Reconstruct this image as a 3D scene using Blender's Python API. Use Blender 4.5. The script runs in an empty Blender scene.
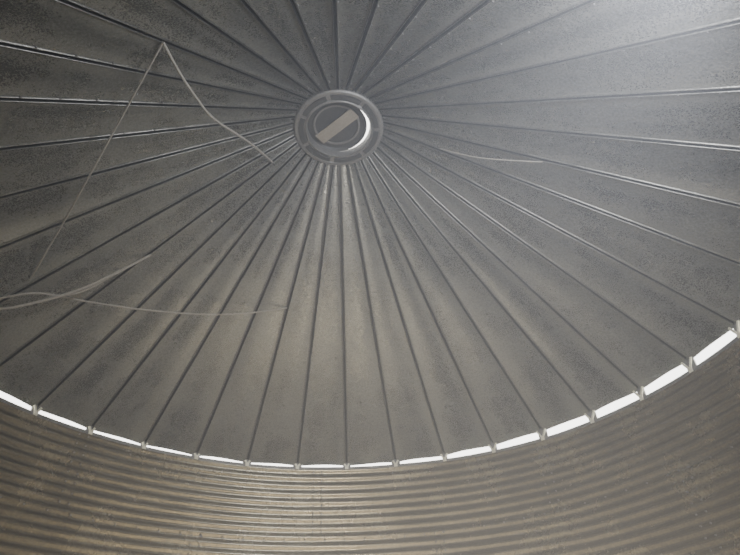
import bpy, bmesh, random
import numpy as np
from math import *
from mathutils import Vector, Matrix, noise
random.seed(4)
R=3.66; ZE=4.45; SL=0.6687; PH=atan(SL); RH=0.4553; N=36; A0=2.6727
ZH=ZE+(R-RH)*SL
STEP=2*pi/N
scn=bpy.context.scene; col=scn.collection

# ---------- materials ----------
def nodes(name):
    m=bpy.data.materials.new(name); m.use_nodes=True
    nt=m.node_tree; return m,nt,nt.nodes['Principled BSDF']
def metal(name,c1,c2,metallic,rough,scale=3.0,fine=60,bump=0.25,dust=False,dcol=(.40,.37,.30)):
    m,nt,b=nodes(name); N_=nt.nodes; L=nt.links
    def math(op,a,b_=None,c=None):
        n=N_.new('ShaderNodeMath'); n.operation=op
        for i,v in enumerate((a,b_,c)):
            if v is None: continue
            if isinstance(v,(int,float)): n.inputs[i].default_value=v
            else: L.new(v,n.inputs[i])
        return n.outputs[0]
    tc=N_.new('ShaderNodeTexCoord')
    n1=N_.new('ShaderNodeTexNoise'); n1.inputs['Scale'].default_value=scale; n1.inputs['Detail'].default_value=8; n1.inputs['Roughness'].default_value=.65
    n2=N_.new('ShaderNodeTexNoise'); n2.inputs['Scale'].default_value=fine; n2.inputs['Detail'].default_value=3
    L.new(tc.outputs['Object'],n1.inputs['Vector']); L.new(tc.outputs['Object'],n2.inputs['Vector'])
    val=math('ADD',math('MULTIPLY',n2.outputs['Fac'],.65),math('MULTIPLY',n1.outputs['Fac'],.35))
    cr=N_.new('ShaderNodeValToRGB'); cr.color_ramp.elements[0].position=.36; cr.color_ramp.elements[1].position=.66
    cr.color_ramp.elements[0].color=(*c1,1); cr.color_ramp.elements[1].color=(*c2,1)
    L.new(val,cr.inputs[0]); colout=cr.outputs[0]
    rr=N_.new('ShaderNodeMapRange'); rr.inputs['From Min'].default_value=.35; rr.inputs['From Max'].default_value=.65
    rr.inputs['To Min'].default_value=rough-.05; rr.inputs['To Max'].default_value=rough+.06
    L.new(n1.outputs['Fac'],rr.inputs['Value']); rout=rr.outputs[0]
    b.inputs['Metallic'].default_value=metallic
    if dust:
        uv=N_.new('ShaderNodeUVMap'); uv.uv_map='panel'
        sp=N_.new('ShaderNodeSeparateXYZ'); L.new(uv.outputs[0],sp.inputs[0])
        e=math('ABSOLUTE',math('SUBTRACT',math('FRACT',sp.outputs[0]),.5))
        edge=math('POWER',math('MULTIPLY',e,2),2.5)
        cb=N_.new('ShaderNodeCombineXYZ'); L.new(math('MULTIPLY',sp.outputs[0],3),cb.inputs[0]); L.new(math('MULTIPLY',sp.outputs[1],.5),cb.inputs[1])
        n3=N_.new('ShaderNodeTexNoise'); n3.inputs['Scale'].default_value=1; n3.inputs['Detail'].default_value=2; L.new(cb.outputs[0],n3.inputs['Vector'])
        n4=N_.new('ShaderNodeTexNoise'); n4.inputs['Scale'].default_value=80; n4.inputs['Detail'].default_value=3; n4.inputs['Roughness'].default_value=.7; L.new(tc.outputs['Object'],n4.inputs['Vector'])
        amt=math('ADD',math('MULTIPLY',edge,.12),math('MULTIPLY',n3.outputs['Fac'],.30))
        tot=math('ADD',amt,n4.outputs['Fac'])
        mr=N_.new('ShaderNodeMapRange'); mr.inputs['From Min'].default_value=.61; mr.inputs['From Max'].default_value=.83; L.new(tot,mr.inputs['Value'])
        mask=math('MULTIPLY',mr.outputs[0],.8)
        mx=N_.new('ShaderNodeMix'); mx.data_type='RGBA'; L.new(mask,mx.inputs[0]); L.new(colout,mx.inputs[6]); mx.inputs[7].default_value=(*dcol,1)
        colout=mx.outputs[2]
        rout=math('ADD',rout,math('MULTIPLY',mask,.22))
        L.new(math('SUBTRACT',metallic,math('MULTIPLY',mask,metallic*.7)),b.inputs['Metallic'])
    L.new(colout,b.inputs['Base Color']); L.new(rout,b.inputs['Roughness'])
    bp=N_.new('ShaderNodeBump'); bp.inputs['Strength'].default_value=bump; bp.inputs['Distance'].default_value=.01
    L.new(n2.outputs['Fac'],bp.inputs['Height']); L.new(bp.outputs[0],b.inputs['Normal'])
    return m
m_roof=metal('galvanized_roof',(.098,.100,.096),(.235,.238,.232),.85,.26,2.2,55,.28,True,(.175,.165,.135))
m_rib=metal('rib_metal',(.02,.02,.019),(.045,.044,.04),.6,.42,6,60,.2)
m_lip=metal('rib_lip_metal',(.11,.107,.097),(.21,.20,.18),.85,.34,6,60,.2)
m_wall=metal('galvanized_wall',(.135,.115,.08),(.30,.265,.19),.8,.25,2.0,40,.2)
m_hub=metal('hub_metal',(.12,.115,.108),(.20,.192,.18),.5,.5,9,70,.2)
m_dark=metal('cap_metal',(.028,.028,.027),(.06,.058,.055),.4,.55,9,70,.2)
m_tan=metal('tan_strap',(.17,.145,.11),(.24,.205,.16),.1,.6,9,70,.2)
m_clip=metal('bright_clip',(.6,.56,.42),(.8,.76,.62),.3,.4,9,70,.1)
m_rope=metal('rope_fibre',(.16,.145,.12),(.30,.27,.23),0,.9,30,200,.5)
m_floor=metal('concrete_floor',(.42,.39,.33),(.58,.54,.46),0,.85,2,40,.3)
m_ground=metal('grass_ground',(.12,.16,.06),(.25,.27,.14),0,.95,1,20,.3)

def mk(name,verts,faces,mat,parent=None,smooth=False):
    me=bpy.data.meshes.new(name); me.from_pydata([tuple(v) for v in verts],[],faces); me.update()
    me.materials.append(mat)
    if smooth:
        me.polygons.foreach_set('use_smooth',[True]*len(me.polygons))
    o=bpy.data.objects.new(name,me); col.objects.link(o)
    if parent: o.parent=parent
    return o
def empty(name):
    o=bpy.data.objects.new(name,None); col.objects.link(o); return o
class MB:
    def __init__(s): s.v=[]; s.f=[]
    def add(s,vs,fs):
        b=len(s.v); s.v+=[tuple(v) for v in vs]; s.f+=[tuple(i+b for i in f) for f in fs]
    def box(s,c,ex,ey,ez,sx,sy,sz):
        c=Vector(c);vs=[c+ex*(a*sx/2)+ey*(b*sy/2)+ez*(d*sz/2) for a in(-1,1) for b in(-1,1) for d in(-1,1)]
        s.add(vs,[(0,1,3,2),(4,6,7,5),(0,4,5,1),(2,3,7,6),(0,2,6,4),(1,5,7,3)])
def frame(a):
    er=Vector((cos(a),sin(a),0)); et=Vector((-sin(a),cos(a),0)); z=Vector((0,0,1))
    n=er*sin(PH)+z*cos(PH); d=er*cos(PH)-z*sin(PH)
    return er,et,n,d
def conept(r): return ZE+(R-r)*SL

# ---------- roof ----------
roof=empty('conical_roof')
W=.028
P=MB(); G=MB(); B=MB(); LP=MB(); UV=[]
RO=R+.02; NR=26; NC=6
for k in range(N):
    a=A0-k*STEP; b=a-STEP
    er,et,n,d=frame(a); er2,et2,n2,d2=frame(b); am=(a+b)/2; erm,etm,nm,dm=frame(am)
    vs=[]; bowk=.012+.012*random.random(); tilt=random.uniform(-.007,.007)
    for i in range(NR+1):
        r=(RH-.03)+(RO-RH+.03)*i/NR
        p0=er*r+Vector((0,0,conept(r)))-et*(W/2)
        p1=er2*r+Vector((0,0,conept(r)))+et2*(W/2)
        for j in range(NC+1):
            t=j/NC; p=p0.lerp(p1,t)
            e=sin(pi*t)
            dv=noise.noise(Vector((p.x*1.3+k*3.1,p.y*1.3,p.z*1.3)))*.009*e
            bow=bowk*e*(r/R)+tilt*sin(2*pi*t)*(r/R)
            vs.append(p+nm*(dv+bow)); UV.append((k+.001+t*.998,r))
    fs=[]
    for i in range(NR):
        for j in range(NC):
            q=i*(NC+1)+j; fs.append((q,q+1,q+NC+2,q+NC+1))
    P.add(vs,fs)
    lp=.009
    rs=(RH-.03,RO+.01)
    prof=[(-W/2,0),(-W*.32,.028),(W*.32,.028),(W/2,0)]
    vs=[er*r+Vector((0,0,conept(r)))+et*x+n*y for r in rs for x,y in prof]
    m=len(prof); G.add(vs,[(i,i+1,i+1+m,i+m) for i in range(m-1)])
    for s in(-1,1):
        prof=[(s*W/2,.002),(s*(W/2-.001),-.010),(s*(W/2+lp*.4),-.013),(s*(W/2+lp),-.008),(s*(W/2+lp),.004)]
        vs=[er*r+Vector((0,0,conept(r)))+et*x+n*y for r in rs for x,y in prof]
        m=len(prof); LP.add(vs,[(i,i+1,i+1+m,i+m) for i in range(m-1)])
    L=(R-RH)/cos(PH)
    s=.18
    while s<L-.05:
        c=er*(RH+s*cos(PH))+Vector((0,0,conept(RH+s*cos(PH))))+et*(W/2+.014)-n*.004
        ring=[c+d*(.007*cos(q))+et*(.007*sin(q))-n*h for h in(0,.010) for q in [i*pi/3 for i in range(6)]]
        B.add(ring,[(6,7,8,9,10,11)]+[(i,(i+1)%6,(i+1)%6+6,i+6) for i in range(6)])
        s+=.26
rp=mk('roof_panels',P.v,P.f,m_roof,roof,True)
uvl=rp.data.uv_layers.new(name='panel')
for lo in rp.data.loops: uvl.data[lo.index].uv=UV[lo.vertex_index]
mk('roof_ribs',G.v,G.f,m_rib,roof)
mk('rib_lips',LP.v,LP.f,m_lip,roof,True)
mk('roof_bolts',B.v,B.f,m_hub,roof)

# ---------- wall ----------
wall=empty('wall_round')
def gap(a):
    dg=degrees(a)%360
    pts=[(0,.125),(50,.115),(68,.085),(82,.058),(95,.047),(125,.045),(143,.058),(160,.085),(360,.125)]
    for (x0,g0),(x1,g1) in zip(pts,pts[1:]):
        if x0<=dg<=x1: return g0+(g1-g0)*(dg-x0)/(x1-x0)
NS=216; PITCH=.1016; sub=8
nz=int(ZE/PITCH*sub)
vs=[];fs=[]
for i in range(nz+1):
    z=i*PITCH/sub
    for j in range(NS):
        a=2*pi*j/NS
        ztop=ZE-gap(a)
        zz=z-( (nz*PITCH/sub)-ztop)
        if i==0: zz=0
        zz=max(zz,0)
        rr=R+.0135*cos(2*pi*i/sub)
        vs.append((rr*cos(a),rr*sin(a),zz))
for i in range(nz):
    for j in range(NS):
        q=i*NS+j; q2=i*NS+(j+1)%NS
        fs.append((q,q2,q2+NS,q+NS))
mk('wall_sheets',vs,fs,m_wall,wall,True)
vs=[];fs=[]
prof=[(.0,.0),(.03,.004),(.03,-.004),(-.012,-.004),(-.016,-.03),(-.02,-.03),(-.02,.004),(0,.004)]
for j in range(NS):
    a=2*pi*j/NS; zt=ZE-gap(a)
    for x,y in prof: vs.append(((R+x)*cos(a),(R+x)*sin(a),zt+y))
m=len(prof)
for j in range(NS):
    for i in range(m):
        fs.append((j*m+i,j*m+(i+1)%m,((j+1)%NS)*m+(i+1)%m,((j+1)%NS)*m+i))
mk('eave_angle',vs,fs,m_hub,wall)
B=MB()
def wbolt(a,z):
    er=Vector((cos(a),sin(a),0)); et=Vector((-sin(a),cos(a),0)); zz=Vector((0,0,1))
    c=er*(R-.014)+zz*z
    ring=[c+zz*(.010*cos(q))+et*(.010*sin(q))-er*h for h in(0,.012) for q in [i*pi/3 for i in range(6)]]
    B.add(ring,[(6,7,8,9,10,11)]+[(i,(i+1)%6,(i+1)%6+6,i+6) for i in range(6)])
for s in range(5):
    z1=ZE-.12-s*.813
    for c in range(8):
        a=radians(c*45+(22 if s%2 else 0)+9)
        for q in range(8):
            for e in(-.014,.014): wbolt(a+e,z1-q*PITCH)
    for c in range(96): wbolt(2*pi*c/96,z1-.813)
mk('wall_bolts',B.v,B.f,m_hub,wall)
C=MB(); K=MB()
for k in range(N):
    a=A0-k*STEP; er,et,n,d=frame(a); z=Vector((0,0,1)); g=gap(a)
    base=er*(R-.035)+z*(ZE-g-.008)
    C.box(base,et,er,z,.045,.008,.05)
    for sgn in(-1,1):
        dirv=(z*1.0+et*sgn*.55).normalized(); sd=dirv.cross(er).normalized()
        C.box(base+z*(g/2+.005)+et*sgn*(.008+g*.22),sd,er,dirv,.020,.015,g*.9)
    K.box(er*(R+.005)+z*(ZE-g/2+.01),et,er,z,.06+.05*random.random(),.02,g+.02)
mk('eave_clips',C.v,C.f,m_clip,wall)
mk('eave_closures',K.v,K.f,m_hub,wall)

# ---------- hub ----------
hub=empty('roof_peak_cap')
def lathe(prof,n,mat,name,closed=False,par=hub,c=(0,0),sm=False):
    vs=[];fs=[];m=len(prof)
    for j in range(n):
        a=2*pi*j/n
        for r,z in prof: vs.append((c[0]+r*cos(a),c[1]+r*sin(a),z))
    for j in range(n):
        for i in range(m if closed else m-1):
            fs.append((j*m+i,j*m+(i+1)%m,((j+1)%n)*m+(i+1)%m,((j+1)%n)*m+i))
    return mk(name,vs,fs,mat,par,sm)
zb=ZH-.02
lathe([(RH+.02,zb+.06),(RH+.01,zb-.01),(RH-.005,zb-.02),(RH-.03,zb-.02),(RH-.035,zb-.012),(.36,zb-.005),(.345,zb-.02),(.335,zb-.02),(.33,zb+.0),(.325,zb+.07),(.335,zb+.07),(.345,zb+.03)],72,m_hub,'base_ring',True)
T=MB()
for k in range(7):
    a0=2*pi*k/7+.1; a1=a0+2*pi/7-.12
    q=[];n_=8
    for i in range(n_+1):
        a=a0+(a1-a0)*i/n_
        for r,h in((.365,-.012),(.365,-.024),(.415,-.024),(.415,-.012)): q.append((r*cos(a),r*sin(a),zb+h))
    f=[]
    for i in range(n_):
        for j in range(4): f.append((i*4+j,i*4+(j+1)%4,i*4+4+(j+1)%4,i*4+4+j))
    f+=[(0,1,2,3),(n_*4,n_*4+3,n_*4+2,n_*4+1)]
    T.add(q,f)
mk('flange_plates',T.v,T.f,m_dark,hub)
lathe([(.0,zb+.13),(.30,zb+.095),(.320,zb+.06),(.315,zb+.06),(.295,zb+.088),(.0,zb+.122)],64,m_dark,'cap_lid',False,hub,(-.024,.004))
lathe([(.225,zb+.085),(.245,zb+.085),(.245,zb+.07),(.225,zb+.07)],48,m_hub,'cap_inner_ring',True,hub,(-.02,0))
S=MB(); ang=radians(-38)
ex=Vector((cos(ang),sin(ang),0)); ey=Vector((-sin(ang),cos(ang),0)); z=Vector((0,0,1))
S.box((-.02,0,zb+.055),ex,ey,z,.50,.13,.012)
mk('cap_strap',S.v,S.f,m_tan,hub)

# ---------- floor / ground ----------
def disc(name,r,z,mat,n=96):
    return mk(name,[(r*cos(2*pi*i/n),r*sin(2*pi*i/n),z) for i in range(n)],[tuple(range(n))],mat)
disc('floor',R+.3,0.0,m_floor); disc('ground',60,-.15,m_ground)

# ---------- dusty air ----------
vs=[];fs=[];n_=64
for j in range(n_):
    a=2*pi*j/n_; c,s=cos(a),sin(a)
    vs+=[((R-.05)*c,(R-.05)*s,.02),((R-.05)*c,(R-.05)*s,ZE-.12),((RH)*c,(RH)*s,ZH-.12)]
for j in range(n_):
    k=(j+1)%n_
    fs+=[(j*3,k*3,k*3+1,j*3+1),(j*3+1,k*3+1,k*3+2,j*3+2)]
fs+=[tuple(j*3 for j in range(n_))[::-1],tuple(j*3+2 for j in range(n_))]
mv=bpy.data.materials.new('dust_haze'); mv.use_nodes=True; nt=mv.node_tree; nt.nodes.clear()
o=nt.nodes.new('ShaderNodeOutputMaterial'); v=nt.nodes.new('ShaderNodeVolumeScatter'); v.inputs['Density'].default_value=.033; v.inputs['Color'].default_value=(.96,.96,1,1)
v.inputs['Anisotropy'].default_value=.0
nt.links.new(v.outputs[0],o.inputs['Volume'])
mk('dusty_air',vs,fs,mv)

# ---------- camera ----------
cp=Vector((.0651*R,-.9761*R,ZE-.7792*R)); pit=.6907; rol=.0562; F=568.23
fw=Vector((0,cos(pit),sin(pit))); up=Vector((0,-sin(pit),cos(pit))); rt=Vector((1,0,0))
rt2=rt*cos(rol)-up*sin(rol); up2=rt*sin(rol)+up*cos(rol)
cd=bpy.data.cameras.new('camera'); cd.sensor_width=36; cd.lens=F/740*36; cd.clip_start=.02
cam=bpy.data.objects.new('camera',cd); col.objects.link(cam); scn.camera=cam
M=Matrix((rt2,up2,-fw)).transposed().to_4x4(); M.translation=cp; cam.matrix_world=M

# ---------- ropes ----------
ropes={'a': [(-1.155, -1.55, 5.575), (-1.518, -1.143, 5.477), (-1.904, -0.717, 5.323), (-2.329, -0.246, 5.147), (-2.821, 0.278, 4.975)],
 'b': [(-1.155, -1.55, 5.575), (-1.129, -1.335, 5.593), (-1.066, -1.042, 5.643), (-1.012, -0.787, 5.722), (-0.872, -0.444, 5.94), (-0.79, -0.109, 6.178), (-0.719, 0.21, 6.367)],
 'c': [(-2.695, 0.604, 5.023), (-2.385, 0.736, 5.017), (-1.986, 0.96, 5.07), (-1.546, 1.304, 5.238), (-1.136, 1.578, 5.421), (-0.751, 1.742, 5.6)],
 'd':[(-3.31, 0.27, 4.65), (-3.0, 0.32, 4.68), (-2.72, 0.38, 4.8), (-2.48, 0.45, 4.95), (-2.28, 0.51, 5.13), (-1.95, 0.6, 5.5)],
 'd2':[(-3.24, 0.26, 4.7), (-2.89, 0.22, 4.76), (-2.71, 0.31, 4.85), (-2.6, 0.44, 4.89), (-2.4, 0.53, 5.02), (-2.22, 0.61, 5.33)],
 'e':[(1.01, 0.02, 6.19), (1.22, -0.06, 5.95), (1.5, -0.16, 5.74), (1.86, -0.21, 5.62)]}
def rope(name,pts,rad,par):
    cu=bpy.data.curves.new(name,'CURVE'); cu.dimensions='3D'; cu.bevel_depth=rad; cu.bevel_resolution=2; cu.resolution_u=10
    sp=cu.splines.new('NURBS'); sp.points.add(len(pts)-1); sp.order_u=3; sp.use_endpoint_u=True
    for i,p in enumerate(pts): sp.points[i].co=(*p,1)
    o=bpy.data.objects.new(name,cu); col.objects.link(o); cu.materials.append(m_rope); o.parent=par
hr=empty('hanging_rope')
rope('taut_strand',ropes['a'],.008,hr); rope('slack_strand',ropes['b'],.011,hr)
hr2=empty('hanging_rope.001')
rope('long_strand',ropes['c'],.010,hr2); rope('thick_strand',ropes['d'],.013,hr2); rope('twisted_strand',ropes['d2'],.010,hr2)
hr3=empty('loose_wire'); rope('wire',ropes['e'],.006,hr3)

# ---------- light ----------
w=bpy.data.worlds.new('world'); scn.world=w; w.use_nodes=True
bg=w.node_tree.nodes['Background']; bg.inputs[0].default_value=(1,.98,.94,1); bg.inputs[1].default_value=6.5
def area(name,loc,target,size,power,colr,spread=180):
    l=bpy.data.lights.new(name,'AREA'); l.shape='DISK'; l.size=size; l.energy=power; l.color=colr; l.spread=radians(spread)
    o=bpy.data.objects.new(name,l); col.objects.link(o); o.location=loc
    o.rotation_euler=(Vector(target)-Vector(loc)).to_track_quat('-Z','Y').to_euler(); return o
area('added_camera_side_fill',(.5,-3.1,.7),(0.5,2.9,3.7),.5,75,(1,.92,.78),95)  # added lamp below the camera to light far wall and roof; no doorway built
area('added_floor_fill',(0.2,.9,1.8),(0.2,.9,0),.4,105,(1,.90,.70),80)  # added lamp; its bright floor patch gives the roof panels their reflected streak
area('added_haze_fill',(1.8,-2.6,4.4),(.9,-.4,4.8),.6,225,(.88,.92,1))  # added lamp under the near roof to brighten the haze; no hatch is built
